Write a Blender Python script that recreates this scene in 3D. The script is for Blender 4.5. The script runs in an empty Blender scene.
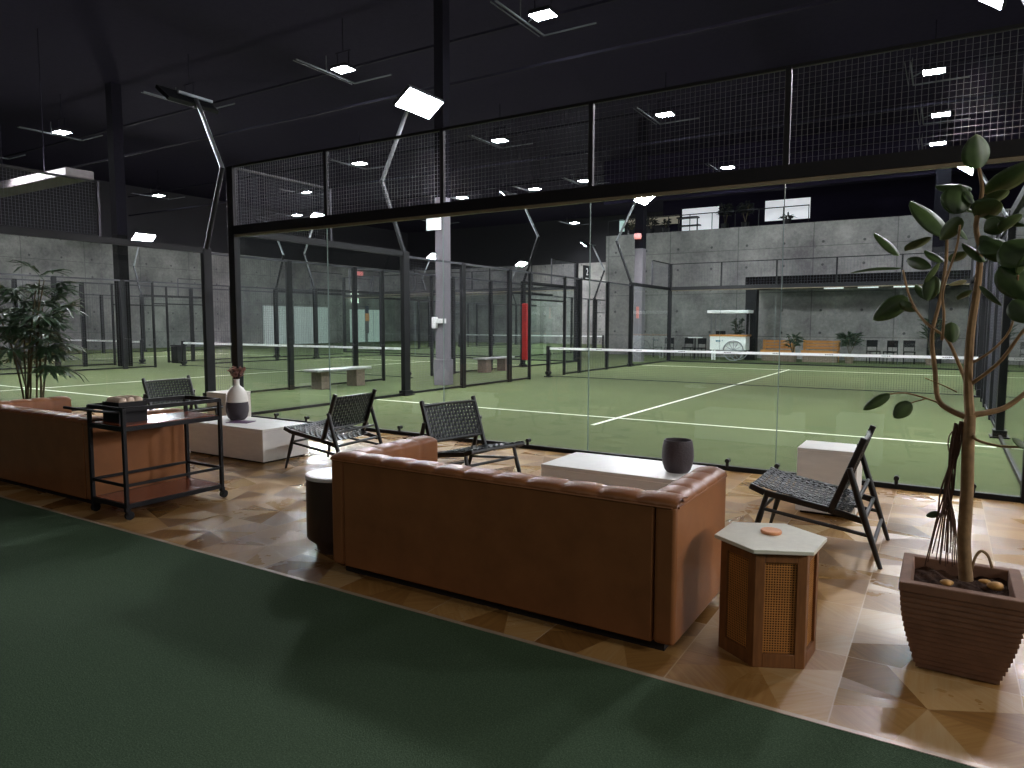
import bpy, math, random
from mathutils import Vector, Matrix
random.seed(7)
sc = bpy.context.scene
col = sc.collection
PI = math.pi

# ------------------------------------------------------------------ mesh builder
class MB:
    def __init__(s): s.v = []; s.f = []
    def quadbox(s, c):
        b = len(s.v); s.v += [tuple(p) for p in c]
        for q in ((0,3,2,1),(4,5,6,7),(0,1,5,4),(1,2,6,5),(2,3,7,6),(3,0,4,7)):
            s.f.append(tuple(b+i for i in q))
    def box(s, x0, x1, y0, y1, z0, z1):
        s.quadbox([(x0,y0,z0),(x1,y0,z0),(x1,y1,z0),(x0,y1,z0),(x0,y0,z1),(x1,y0,z1),(x1,y1,z1),(x0,y1,z1)])
        return s
    def bar(s, p, q, w, h, up=(0,0,1)):
        p = Vector(p); q = Vector(q); d = (q-p).normalized(); u = Vector(up)
        if abs(d.dot(u)) > .98: u = Vector((1,0,0))
        r = d.cross(u).normalized(); u = r.cross(d)
        c = []
        for e in (p, q):
            for a, b in ((-1,-1),(1,-1),(1,1),(-1,1)): c.append(e + r*a*w/2 + u*b*h/2)
        s.quadbox(c); return s
    def wire(s, p, q, t):
        p = Vector(p); q = Vector(q); d = (q-p).normalized(); u = Vector((0,0,1))
        if abs(d.dot(u)) > .9: u = Vector((1,0,0))
        r = d.cross(u).normalized(); u = r.cross(d); b = len(s.v)
        for e in (p, q):
            for k in range(3):
                a = 2*PI*k/3; s.v.append(tuple(e + (r*math.cos(a)+u*math.sin(a))*t/2))
        for k in range(3): s.f.append((b+k, b+(k+1)%3, b+3+(k+1)%3, b+3+k))
    def tube(s, pts, rad, n=10, cap=True):
        pts = [Vector(p) for p in pts]
        if not isinstance(rad, (list, tuple)): rad = [rad]*len(pts)
        b = len(s.v); m = len(pts); r = None
        for i, p in enumerate(pts):
            d = (pts[min(i+1,m-1)] - pts[max(i-1,0)]).normalized()
            if r is None:
                u = Vector((0,0,1)) if abs(d.z) < .9 else Vector((1,0,0))
                r = d.cross(u).normalized()
            else:
                r = (r - d*r.dot(d)).normalized()
            u = d.cross(r)
            for k in range(n):
                a = 2*PI*k/n; s.v.append(tuple(p + (r*math.cos(a)+u*math.sin(a))*rad[i]))
        for i in range(m-1):
            for k in range(n):
                a = b+i*n+k; c = b+i*n+(k+1)%n
                s.f.append((a, c, c+n, a+n))
        if cap:
            s.f.append(tuple(b+k for k in range(n))[::-1]); s.f.append(tuple(b+(m-1)*n+k for k in range(n)))
        return s
    def lathe(s, prof, n=32, c=(0,0,0)):
        b = len(s.v); m = len(prof)
        for r, z in prof:
            for k in range(n):
                a = 2*PI*k/n; s.v.append((c[0]+r*math.cos(a), c[1]+r*math.sin(a), c[2]+z))
        for i in range(m-1):
            for k in range(n):
                a = b+i*n+k; d = b+i*n+(k+1)%n; s.f.append((a, d, d+n, a+n))
        s.f.append(tuple(b+k for k in range(n))[::-1]); s.f.append(tuple(b+(m-1)*n+k for k in range(n)))
        return s
    def prism(s, poly, z0, z1):
        b = len(s.v); n = len(poly)
        s.v += [(x,y,z0) for x,y in poly] + [(x,y,z1) for x,y in poly]
        s.f.append(tuple(b+k for k in range(n))[::-1]); s.f.append(tuple(b+n+k for k in range(n)))
        for k in range(n): s.f.append((b+k, b+(k+1)%n, b+n+(k+1)%n, b+n+k))
        return s
    def grid(s, fn, nu, nv, closed=False):
        b = len(s.v)
        for i in range(nu+1):
            for j in range(nv+1): s.v.append(tuple(fn(i/nu, j/nv)))
        for i in range(nu):
            for j in range(nv):
                a = b+i*(nv+1)+j; s.f.append((a, a+nv+1, a+nv+2, a+1))
        return s
    def build(s, name, mat, parent=None, smooth=False, bevel=0, solid=0, seg=2):
        me = bpy.data.meshes.new(name); me.from_pydata(s.v, [], s.f); me.update()
        if mat: me.materials.append(mat)
        if smooth:
            me.polygons.foreach_set('use_smooth', [True]*len(me.polygons))
            try: me.set_sharp_from_angle(angle=math.radians(42))
            except Exception: pass
        o = bpy.data.objects.new(name, me); col.objects.link(o)
        if parent is not None: o.parent = parent
        if solid:
            m = o.modifiers.new('s', 'SOLIDIFY'); m.thickness = solid; m.offset = 0
        if bevel:
            m = o.modifiers.new('b', 'BEVEL'); m.width = bevel; m.segments = seg; m.limit_method = 'ANGLE'
            if not smooth:
                me.polygons.foreach_set('use_smooth', [True]*len(me.polygons))
                try: me.set_sharp_from_angle(angle=math.radians(30))
                except Exception: pass
        return o

def tag(o, label=None, cat=None, group=None, kind=None):
    if label: o['label'] = label
    if cat: o['category'] = cat
    if group: o['group'] = group
    if kind: o['kind'] = kind
    return o
def thing(name, label, cat, loc=(0,0,0), rz=0, group=None):
    o = bpy.data.objects.new(name, None); col.objects.link(o); o.empty_display_size = .1
    o.location = loc; o.rotation_euler = (0,0,rz)
    return tag(o, label, cat, group)
def copy_tree(o, parent=None):
    c = o.copy(); col.objects.link(c)
    if parent is not None: c.parent = parent
    for ch in list(o.children): copy_tree(ch, c)
    return c
def struct(name, mb, mat, parent=None, **k):
    o = mb.build(name, mat, parent, **k)
    if parent is None: o['kind'] = 'structure'
    return o

# ------------------------------------------------------------------ materials
def lin(c):
    return tuple((x/12.92 if x <= .04045 else ((x+.055)/1.055)**2.4) for x in [v/255 for v in c]) + (1,)
class NT:
    def __init__(s, name):
        s.m = bpy.data.materials.new(name); s.m.use_nodes = True; s.t = s.m.node_tree; s.n = s.t.nodes
        s.b = s.n['Principled BSDF']; s.out = s.n['Material Output']
    def node(s, t, **k):
        x = s.n.new(t)
        for a, b in k.items(): setattr(x, a, b)
        return x
    def link(s, a, b): s.t.links.new(a, b)
    def math(s, op, a, b=None, c=None):
        x = s.node('ShaderNodeMath', operation=op)
        for i, q in enumerate((a, b, c)):
            if q is None: continue
            if isinstance(q, (int, float)): x.inputs[i].default_value = q
            else: s.link(q, x.inputs[i])
        return x.outputs[0]
    def coord(s, kind='Object'): return s.node('ShaderNodeTexCoord').outputs[kind]
    def noise(s, vec, scale, detail=4, rough=.6):
        x = s.node('ShaderNodeTexNoise'); x.inputs['Scale'].default_value = scale
        x.inputs['Detail'].default_value = detail; x.inputs['Roughness'].default_value = rough
        s.link(vec, x.inputs['Vector']); return x.outputs['Fac']
    def ramp(s, fac, stops):
        x = s.node('ShaderNodeValToRGB'); e = x.color_ramp.elements
        while len(e) < len(stops): e.new(.5)
        for i, (p, c) in enumerate(stops): e[i].position = p; e[i].color = c
        s.link(fac, x.inputs[0]); return x.outputs[0]
    def bump(s, h, strength=.3, dist=.01):
        x = s.node('ShaderNodeBump'); x.inputs['Strength'].default_value = strength
        x.inputs['Distance'].default_value = dist; s.link(h, x.inputs['Height'])
        s.link(x.outputs[0], s.b.inputs['Normal'])
def mat(name, c, rough=.6, metal=0, var=.12, scale=8, bump=0, bscale=60, spec=.5, coord='Object', emit=None, coat=0, stretch=None):
    t = NT(name); b = t.b; base = lin(c) if max(c) > 1 else c
    v = t.coord(coord)
    if stretch:
        mp = t.node('ShaderNodeMapping'); mp.inputs['Scale'].default_value = stretch; t.link(v, mp.inputs[0]); v = mp.outputs[0]
    n = t.noise(v, scale)
    lo = tuple(x*(1-var) for x in base[:3])+(1,); hi = tuple(min(1, x*(1+var)) for x in base[:3])+(1,)
    t.link(t.ramp(n, [(.3, lo), (.7, hi)]), b.inputs['Base Color'])
    b.inputs['Roughness'].default_value = rough; b.inputs['Metallic'].default_value = metal
    b.inputs['Specular IOR Level'].default_value = spec
    b.inputs['Coat Weight'].default_value = coat
    if bump: t.bump(t.noise(v, bscale, 3), bump, .005)
    if emit:
        b.inputs['Emission Color'].default_value = emit[0]; b.inputs['Emission Strength'].default_value = emit[1]
    return t.m
def emitter(name, c, s):
    t = NT(name); t.b.inputs['Base Color'].default_value = (.8,.8,.8,1)
    t.b.inputs['Emission Color'].default_value = c; t.b.inputs['Emission Strength'].default_value = s
    return t.m
M = {}
M['black'] = mat('black_powder_coat', (15,16,19), .55, spec=.3, bump=.05)
M['blackwood'] = mat('black_stained_wood', (17,18,21), .4, stretch=(1,1,8))
M['strap'] = mat('black_leather_strap', (17,19,24), .55, scale=30, spec=.3)
M['leather'] = mat('tan_leather', (138,90,54), .42, var=.14, scale=5, bump=.12, bscale=140, spec=.3)
M['plinth'] = mat('dark_plinth', (26,20,17), .7)
M['stone'] = mat('white_travertine', (226,222,218), .38, var=.05, scale=6, bump=.05, stretch=(1,1,4))
M['coaster'] = mat('terracotta_leather', (214,150,104), .6)
M['coasterdark'] = mat('brown_leather', (120,52,30), .6)
M['drum'] = mat('dark_oak_drum', (58,42,34), .5, stretch=(8,8,1))
M['walnut'] = mat('walnut_frame', (118,76,40), .5, var=.25, scale=6, stretch=(10,10,1.2))
M['walnutshelf'] = mat('reddish_shelf_wood', (120,62,36), .25, var=.2, scale=5, stretch=(8,1.5,1))
M['cane'] = mat('woven_cane', (176,120,60), .55)
M['inside'] = mat('inside_shade', (52,34,20), .9)
M['palestone'] = mat('pale_grey_green_stone', (214,214,198), .45, var=.06, scale=25, spec=.4)
M['vasewhite'] = mat('matte_white_ceramic', (225,220,214), .5, var=.04)
M['vasedark'] = mat('charcoal_ceramic', (56,50,56), .7, bump=.1)
M['pot'] = mat('charcoal_textured_pot', (58,50,54), .65, bump=.6, bscale=70)
M['dried'] = mat('dried_flower', (122,82,72), .9, var=.4, scale=40)
M['purple'] = mat('plum_card', (96,66,100), .3)
M['planter'] = mat('ribbed_clay_planter', (124,92,72), .8, var=.16, scale=12, bump=.35, bscale=60)
M['soil'] = mat('dark_soil', (58,40,28), .95, var=.5, scale=30, bump=1, bscale=50, spec=.1)
M['rock'] = mat('ochre_stone', (196,150,84), .7, var=.3, scale=14)
M['bark'] = mat('ficus_bark', (126,100,66), .8, var=.3, scale=20, bump=.5, bscale=50)
M['root'] = mat('aerial_root', (70,46,32), .85, var=.3, scale=30)
M['towel'] = mat('cream_fleece', (228,206,184), .95, var=.15, scale=40, bump=.8, bscale=60)
M['palm'] = mat('palm_leaf', (58,84,56), .45, var=.35, scale=6)
M['palmstem'] = mat('palm_stem', (74,68,42), .7, var=.3, scale=20)
M['greyplaster'] = mat('grey_painted_column', (112,108,114), .7, var=.06)
M['white'] = mat('white_paint', (232,232,232), .5, var=.03)
M['whitelac'] = mat('white_line_paint', (226,228,208), .8, var=.05)
M['red'] = mat('red_padding', (190,30,26), .5)
M['benchslab'] = mat('bench_slab', (150,150,148), .4, var=.08)
M['benchleg'] = mat('bench_leg_brick', (120,104,92), .85, var=.25, scale=18)
M['pine'] = mat('pine_plank', (196,134,70), .55, var=.2, scale=6, stretch=(1,6,8))
M['steel'] = mat('galvanised_steel', (150,154,158), .35, metal=.8, var=.1)
M['joint'] = mat('glass_edge', (120,136,132), .2, var=.02)
M['rail'] = mat('dark_grey_rail', (64,64,70), .5, metal=.3)
M['deepblack'] = mat('canopy_black', (9,9,10), .8, spec=.1)
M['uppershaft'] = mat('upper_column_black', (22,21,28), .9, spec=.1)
M['net'] = mat('net_cord', (22,30,28), .8)
M['truss'] = mat('dark_truss', (30,28,38), .8, spec=.1)
M['litsteel'] = mat('lamplit_steel', (66,70,74), .55)  # paler steel, stands for rail lit by its lamp
M['ceiling'] = mat('ceiling_black', (34,30,46), .95, var=.1, spec=.1)
M['ceramicteal'] = mat('teal_print', (40,120,140), .5)
M['trim'] = mat('brass_grey_trim', (176,160,138), .4, metal=.3)
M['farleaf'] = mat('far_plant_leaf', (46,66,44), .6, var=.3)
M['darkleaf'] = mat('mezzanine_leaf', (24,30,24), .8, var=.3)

def leafmat():
    t = NT('ficus_leaf'); b = t.b
    n = t.noise(t.coord('Object'), 9, 3)
    t.link(t.ramp(n, [(.3, lin((44,62,36))), (.7, lin((76,98,54)))]), b.inputs['Base Color'])
    b.inputs['Roughness'].default_value = .5; b.inputs['Specular IOR Level'].default_value = .35
    return t.m
M['leaf'] = leafmat()
M['paleleaf'] = mat('pale_leaf_underside', (186,180,134), .5)

def glassmat(name='court_glass', tint=(.95,.982,.965,1), amt=1.0):
    t = NT(name); t.n.remove(t.b)
    tr = t.node('ShaderNodeBsdfTransparent'); tr.inputs[0].default_value = tint
    gl = t.node('ShaderNodeBsdfGlossy'); gl.inputs['Roughness'].default_value = .015; gl.inputs[0].default_value = (1,1,1,1)
    fr = t.node('ShaderNodeFresnel'); fr.inputs[0].default_value = 1.45
    ge = t.node('ShaderNodeNewGeometry'); front = t.math('SUBTRACT', 1.0, ge.outputs['Backfacing'])
    mx = t.node('ShaderNodeMixShader'); t.link(t.math('MULTIPLY', t.math('MULTIPLY', fr.outputs[0], amt), front), mx.inputs[0])
    t.link(tr.outputs[0], mx.inputs[1]); t.link(gl.outputs[0], mx.inputs[2]); t.link(mx.outputs[0], t.out.inputs[0])
    return t.m
M['glass'] = glassmat()

def turf(name, a, b_, c, sc_=1.0):
    t = NT(name); v = t.coord('Object')
    big = t.noise(v, .35, 3); fine = t.noise(v, 90*sc_, 4, .8)
    base = t.ramp(big, [(.35, a), (.65, b_)])
    mx = t.node('ShaderNodeMix', data_type='RGBA'); t.link(t.ramp(fine, [(.42,(0,0,0,1)),(.68,(1,1,1,1))]), mx.inputs[0])
    t.link(base, mx.inputs[6]); mx.inputs[7].default_value = c
    t.link(mx.outputs[2], t.b.inputs['Base Color'])
    t.b.inputs['Roughness'].default_value = .95; t.b.inputs['Specular IOR Level'].default_value = .15
    t.bump(fine, .8, .01)
    return t.m
M['turf'] = turf('green_court_turf', lin((73,83,50)), lin((80,89,54)), lin((98,108,76)))
M['carpet'] = turf('dark_green_carpet_turf', lin((50,72,52)), lin((58,78,56)), lin((84,104,80)), 1.6)

def concrete():
    t = NT('cast_concrete'); v = t.coord('Object')
    n = t.noise(v, .6, 6, .65); n2 = t.noise(v, 7, 5, .7)
    s = t.math('ADD', t.math('MULTIPLY', n, .7), t.math('MULTIPLY', n2, .3))
    c = t.ramp(s, [(.36, lin((96,94,94))), (.5, lin((128,126,124))), (.64, lin((156,154,150)))])
    # formwork joints: 3 m x 1.5 m panels and tie holes
    sp = t.node('ShaderNodeSeparateXYZ'); t.link(v, sp.inputs[0])
    h = t.math('ADD', sp.outputs[0], sp.outputs[1])
    def groove(q, per, w):
        f = t.math('FRACT', t.math('DIVIDE', q, per)); return t.math('LESS_THAN', t.math('ABSOLUTE', t.math('SUBTRACT', f, .5)), w/per)
    g = t.math('MAXIMUM', groove(h, 3.1, .02), groove(sp.outputs[2], 1.9, .015))
    def cell(q, per, off): return t.math('MULTIPLY', t.math('SUBTRACT', t.math('FRACT', t.math('DIVIDE', t.math('ADD', q, off), per)), .5), per)
    dx = cell(h, 1.55, .4); dz = cell(sp.outputs[2], .95, .3)
    d = t.math('SQRT', t.math('ADD', t.math('MULTIPLY', dx, dx), t.math('MULTIPLY', dz, dz)))
    hole = t.math('LESS_THAN', d, .055)
    msk = t.math('MAXIMUM', t.math('MULTIPLY', g, .5), t.math('MULTIPLY', hole, .75))
    mx = t.node('ShaderNodeMix', data_type='RGBA'); t.link(msk, mx.inputs[0]); t.link(c, mx.inputs[6]); mx.inputs[7].default_value = lin((50,50,52))
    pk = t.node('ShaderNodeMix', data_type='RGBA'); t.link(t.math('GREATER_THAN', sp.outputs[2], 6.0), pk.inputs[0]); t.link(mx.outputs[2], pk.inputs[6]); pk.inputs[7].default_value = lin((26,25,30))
    t.link(pk.outputs[2], t.b.inputs['Base Color']); t.b.inputs['Roughness'].default_value = .85
    t.bump(n2, .2, .01)
    return t.m
M['concrete'] = concrete()

def tiles():
    # 0.62 m wood-look tiles, each cut from its centre into eight wedges whose grain and gloss differ
    t = NT('wood_look_marquetry_tile'); v = t.coord('Object'); S = .62
    sp = t.node('ShaderNodeSeparateXYZ'); t.link(v, sp.inputs[0])
    ux = t.math('DIVIDE', t.math('SUBTRACT', sp.outputs[0], 9.04), S); uy = t.math('DIVIDE', t.math('ADD', sp.outputs[1], 4.36), S)
    ix = t.math('FLOOR', ux); iy = t.math('FLOOR', uy)
    fx = t.math('SUBTRACT', t.math('SUBTRACT', ux, ix), .5); fy = t.math('SUBTRACT', t.math('SUBTRACT', uy, iy), .5)
    ang = t.math('ARCTAN2', fy, fx)
    sec = t.math('FLOOR', t.math('DIVIDE', t.math('ADD', ang, PI+.32), PI/4))
    cv = t.node('ShaderNodeCombineXYZ'); t.link(ix, cv.inputs[0]); t.link(iy, cv.inputs[1]); t.link(sec, cv.inputs[2])
    wn = t.node('ShaderNodeTexWhiteNoise', noise_dimensions='3D'); t.link(cv.outputs[0], wn.inputs['Vector'])
    r1 = wn.outputs['Value']
    sc2 = t.node('ShaderNodeSeparateColor'); t.link(wn.outputs['Color'], sc2.inputs[0])
    # grain, turned per wedge
    rot = t.node('ShaderNodeVectorRotate', rotation_type='Z_AXIS'); t.link(v, rot.inputs['Vector'])
    t.link(t.math('MULTIPLY', sec, PI/4), rot.inputs['Angle'])
    mp = t.node('ShaderNodeMapping'); mp.inputs['Scale'].default_value = (2, 30, 1); t.link(rot.outputs[0], mp.inputs[0])
    gr = t.noise(mp.outputs[0], 1.6, 5, .65)
    blot = t.noise(v, 5, 3)
    tone = t.math('ADD', t.math('MULTIPLY', gr, .5), t.math('MULTIPLY', r1, .5))
    c = t.ramp(tone, [(.22, lin((108,74,36))), (.45, lin((142,104,56))), (.62, lin((162,126,76))), (.85, lin((174,150,112)))])
    sx = t.math('GREATER_THAN', t.math('ABSOLUTE', fx), .4955); sy = t.math('GREATER_THAN', t.math('ABSOLUTE', fy), .4955)
    seam = t.math('MAXIMUM', sx, sy)
    mx = t.node('ShaderNodeMix', data_type='RGBA'); t.link(seam, mx.inputs[0]); t.link(c, mx.inputs[6]); mx.inputs[7].default_value = lin((176,150,116))
    t.link(mx.outputs[2], t.b.inputs['Base Color'])
    ro = t.math('ADD', t.math('MULTIPLY', sc2.outputs[1], .20), t.math('ADD', .17, t.math('MULTIPLY', blot, .12)))
    t.link(ro, t.b.inputs['Roughness'])
    t.b.inputs['Specular IOR Level'].default_value = .5
    # each wedge's brushed surface lies at its own slight tilt: that is what flashes under the lamps
    nm = t.node('ShaderNodeCombineXYZ')
    t.link(t.math('MULTIPLY', t.math('SUBTRACT', sc2.outputs[0], .5), .09), nm.inputs[0])
    t.link(t.math('MULTIPLY', t.math('SUBTRACT', sc2.outputs[2], .5), .09), nm.inputs[1]); nm.inputs[2].default_value = 1
    nz = t.node('ShaderNodeVectorMath', operation='NORMALIZE'); t.link(nm.outputs[0], nz.inputs[0])
    bp = t.node('ShaderNodeBump'); bp.inputs['Strength'].default_value = .25; bp.inputs['Distance'].default_value = .002
    t.link(gr, bp.inputs['Height']); t.link(nz.outputs[0], bp.inputs['Normal']); t.link(bp.outputs[0], t.b.inputs['Normal'])
    return t.m
M['tiles'] = tiles()

FLOOD = 520.0
HIGH = 110.0
M['flood'] = emitter('floodlight_led', (.95,.92,1,1), FLOOD)
M['wheel'] = mat('grey_wheel_paint', (150,152,156), .5)
M['high'] = emitter('high_bay_led', (.86,.95,1,1), HIGH)
M['litwhite'] = emitter('lit_white_room', (.85,.83,.92,1), .55)
M['litteal'] = emitter('lit_teal_window', (.35,.62,.58,1), .5)
M['litdoor'] = emitter('lit_doorway', (.62,.74,.72,1), .28)
M['tealglassdoor'] = emitter('lit_glazed_door', (.33,.47,.46,1), .15)
M['redlight'] = emitter('red_exit_light', (1,.03,.02,1), .6)
M['walllamp'] = emitter('wall_lamp_glow', (1,.97,.9,1), 2.5)

# ------------------------------------------------------------------ setting
struct('floor', MB().box(-31, 24, 0.0, 41, -.2, 0).box(-31,-2.9,-2.45,0,-.2,0), M['turf'])
struct('floor', MB().box(-2.9, 16, -4.36, 0.0, -.2, 0.0).box(-14,-2.9,-4.36,-2.45,-.2,0), M['tiles'])
struct('floor', MB().box(-16, 18, -14, -4.385, -.2, 0.006), M['carpet'])
struct('trim_1', MB().box(-16, 18, -4.385, -4.36, -.1, .008), M['trim'])
struct('ceiling', MB().box(-31, 24, -14, 41, 9.3, 9.5), M['ceiling'])
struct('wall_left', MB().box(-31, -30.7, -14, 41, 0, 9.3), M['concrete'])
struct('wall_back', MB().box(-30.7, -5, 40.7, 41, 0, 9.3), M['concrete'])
w = MB().box(-5, 24, 25, 25.3, 0, 5.75); w.box(-5, -4.7, 25.3, 41, 0, 5.75)
struct('wall_far', w, M['concrete'])
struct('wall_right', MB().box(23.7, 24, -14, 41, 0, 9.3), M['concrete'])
struct('trim_2', MB().box(-5, 24, 25.3, 33, 5.6, 5.75), M['ceiling'])
struct('wall_mezzanine', MB().box(-5, 24, 33, 33.2, 5.75, 9.3), M['ceiling'])
struct('trim_3', MB().box(-5.1, 24, 24.9, 25.4, 7.25, 9.3), M['ceiling'])

# lit rooms seen over the mezzanine edge
def plate(name, x0, x1, z0, z1, y, m, **k):
    return struct(name, MB().box(x0, x1, y, y+.08, z0, z1), m, **k)
plate('window_1', -5.6+.6, -4.75, 6.15, 6.75, 26.6, M['litteal'])
plate('window_2', -4.6, -1.9, 6.35, 6.75, 26.6, mat('beige_curtain_room', (150,140,120), .8, emit=((.5,.45,.38,1), .22)))
plate('window_3', -1.75, .0, 5.8, 7.0, 26.6, M['litwhite'])
plate('window_4', 2.1, 4.0, 6.15, 7.05, 26.6, M['litwhite'])
# doorways and glazing low on the left wall
for i, (y0, y1, z1, m) in enumerate([(25.3, 27.6, 2.7, 'tealglassdoor'), (28.0, 31.2, 2.7, 'tealglassdoor'), (33.6, 35.2, 2.6, 'litdoor'), (35.6, 36.9, 2.6, 'litdoor')]):
    struct('door_%d' % (i+1), MB().box(-30.7, -30.62, y0, y1, 0, z1), M[m])

# ------------------------------------------------------------------ mesh panels, nets
def wiremesh(mb, o, du, nu_len, h, sp, t, z0):
    """vertical mesh sheet from point o along unit du, length nu_len, height h"""
    o = Vector(o); du = Vector(du)
    n = int(round(nu_len/sp)); k = int(round(h/sp))
    for i in range(1, n): 
        p = o + du*(i*nu_len/n); mb.wire((p.x,p.y,z0), (p.x,p.y,z0+h), t*1.1)
    for j in range(0, k+1):
        z = z0 + j*h/k; q = o + du*nu_len
        mb.wire((o.x,o.y,z), (q.x,q.y,z), t*.6)
GZ = 2.8; TZ = 3.8
def end_wall(name, label, x0, y, outward, sp, near=False, group=None):
    """10 m glass wall along X at Y=y"""
    r = thing(name, label, 'glass wall', (x0, y, 0), 0, group)
    for k in range(5):
        g = MB().box(k*2+.06 if k == 0 else k*2+.008, (k+1)*2-.06 if k == 4 else (k+1)*2-.008, -.006, .006, .04, GZ)
        g.build('glass_panel', M['glass'], r)
        m = MB(); wiremesh(m, (k*2+.03, 0, 0), (1,0,0), 1.94, TZ-GZ-.14, sp, .005, GZ+.135); m.build('mesh_panel', M['steelwire'], r)
        if k: MB().box(k*2-.0035, k*2+.0035, -.007, .007, .04, GZ).build('glass_joint', M['joint'], r)
    for k in range(6):
        hw = .07 if k in (0,5) else .028
        z0 = 0 if k in (0,5) else GZ+.13
        MB().box(k*2-hw, k*2+hw, -.05 if hw > .05 else -.025, .05 if hw > .05 else .025, z0, TZ+.02).build('post', M['black'], r, bevel=.004)
    MB().box(0, 10, -.05, .05, GZ, GZ+.13).build('beam', M['black'], r)
    MB().box(0, 10, -.03, .012, GZ-.035, GZ-.002).build('glass_channel', M['trimgrey'], r)
    MB().box(0, 10, -.02, .02, TZ, TZ+.03).build('top_rail', M['black'], r)
    MB().box(.07, 9.93, -.03, .03, 0, .045).build('floor_track', M['black'], r)
    if near:
        for xx in (.9, 1.55, 2.7, 3.3, 5.25, 7.55, 8.02, 9.03, 9.6):
            c = MB().tube([(xx,-.045,.04),(xx,-.045,.10)], .016, 8); c.tube([(xx,-.06,.10),(xx,.0,.10)], .022, 10)
            c.build('glass_clamp', M['black'], r)
    return r
M['steelwire'] = mat('dark_galvanised_wire', (92,92,100), .35, metal=.7, var=.05)
M['trimgrey'] = mat('beam_underside_aluminium', (120,112,92), .45, metal=.4)
def side_wall(name, label, x, y0, sp, far=True, group=None):
    """20 m side wall along Y at X=x"""
    r = thing(name, label, 'fence', (x, y0, 0), 0, group)
    def glass(a, b): MB().box(-.006, .006, a+.01, b-.01, .04, GZ).build('glass_panel', M['glass'], r)
    for (a, b) in ((0.07,2),(2,3.9),(16.1,18),(18,19.93)): glass(a, b)
    for (a, b) in ((0.05,1.95),(18.05,19.95)):
        m = MB(); wiremesh(m, (0,a,0), (0,1,0), b-a, TZ-GZ-.14, sp, .005, GZ+.135); m.build('mesh_panel', M['steelwire'], r)
        MB().box(-.02, .02, a, b, TZ-.0, TZ+.03).build('top_rail', M['black'], r)
    for a in (1.98, 17.98): MB().box(-.02,.02,a,a+.04,GZ+.1,TZ+.02).build('short_post', M['rail'], r)
    segs = [(4.1,6),(6,8),(8,9),(11,12),(12,14),(14,15.9)]
    for a, b in segs:
        m = MB(); wiremesh(m, (0,a+.03,0), (0,1,0), b-a-.06, GZ-.1, sp, .004, .06); m.build('mesh_panel', M['steelwire'], r)
    m = MB(); wiremesh(m, (0,9.02,0), (0,1,0), 1.96, .62, sp, .004, 2.12); m.build('mesh_panel', M['steelwire'], r)
    for yy, w_ in ((6,.065),(8,.065),(9,.025),(11,.025),(12,.065),(14,.065)):
        MB().box(-.04, .04, yy-w_, yy+w_, 0, GZ+.02).build('post', M['black'], r, bevel=.004)
    for a, b in ((.06,3.9),(16.1,19.94)):
        MB().box(-.035, .035, a, b, GZ, GZ+.11).build('beam', M['black'], r)
        MB().box(-.02, .02, a+.01, b-.01, 0, .045).build('floor_track', M['black'], r)
    MB().box(-.022, .022, 4.1, 15.9, GZ-.02, GZ+.025).build('top_rail', M['rail'], r)
    for a, b in ((4.1,9),(11,15.9)): MB().box(-.02, .02, a, b, .02, .06).build('bottom_rail', M['black'], r)
    MB().box(-.02, .02, 9, 11, 2.08, 2.12).build('door_lintel', M['black'], r)
    return r
def net(label, x0, y):
    r = thing('court_net', label, 'net', (x0, y, 0), 0)
    for xx in (0.03, 9.97):
        p = MB().box(xx-.045, xx+.045, -.045, .045, 0, .86); p.box(xx-.09, xx+.09, -.09, .09, 0, .03)
        p.tube([(xx,-.10,.12),(xx,.1,.12)], .05, 10); p.build('net_post', M['black'], r, bevel=.004)
    m = MB(); n = 200
    for i in range(n+1):
        xx = .08 + 9.84*i/n; m.wire((xx,0,.04), (xx,0,.8), .0035)
    for j in range(17): m.wire((.08,0,.04+j*.045), (9.92,0,.04+j*.045), .0035)
    m.build('net_mesh', M['net'], r)
    MB().box(.05, 9.95, -.012, .012, .76, .82).build('net_tape', M['white'], r)
    pr = MB()
    for i in range(9):
        a = .35+i*1.12
        for q in range(5): pr.box(a+q*.035, a+q*.035+.022, -.0135, -.012, .783, .800)
    pr.build('tape_print', M['black'], r)
    MB().tube([(.08,0,.03),(9.92,0,.03)], .008, 6).build('bottom_cord', M['net'], r)
    return r
def lines(x0, y0, name='court'):
    r = thing('court_lines', 'white painted service and centre lines on the %s' % name, 'court lines', (x0, y0, 0), 0)
    for k, (a, b, c, d) in enumerate(((0.08,9.92,3.02,3.08),(0.08,9.92,16.92,16.98),(5.02,5.08,2.15,17.2))):
        MB().box(a, b, c, d, 0, .002+.0004*k).build('line', M['whitelac'], r)
    return r
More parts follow.
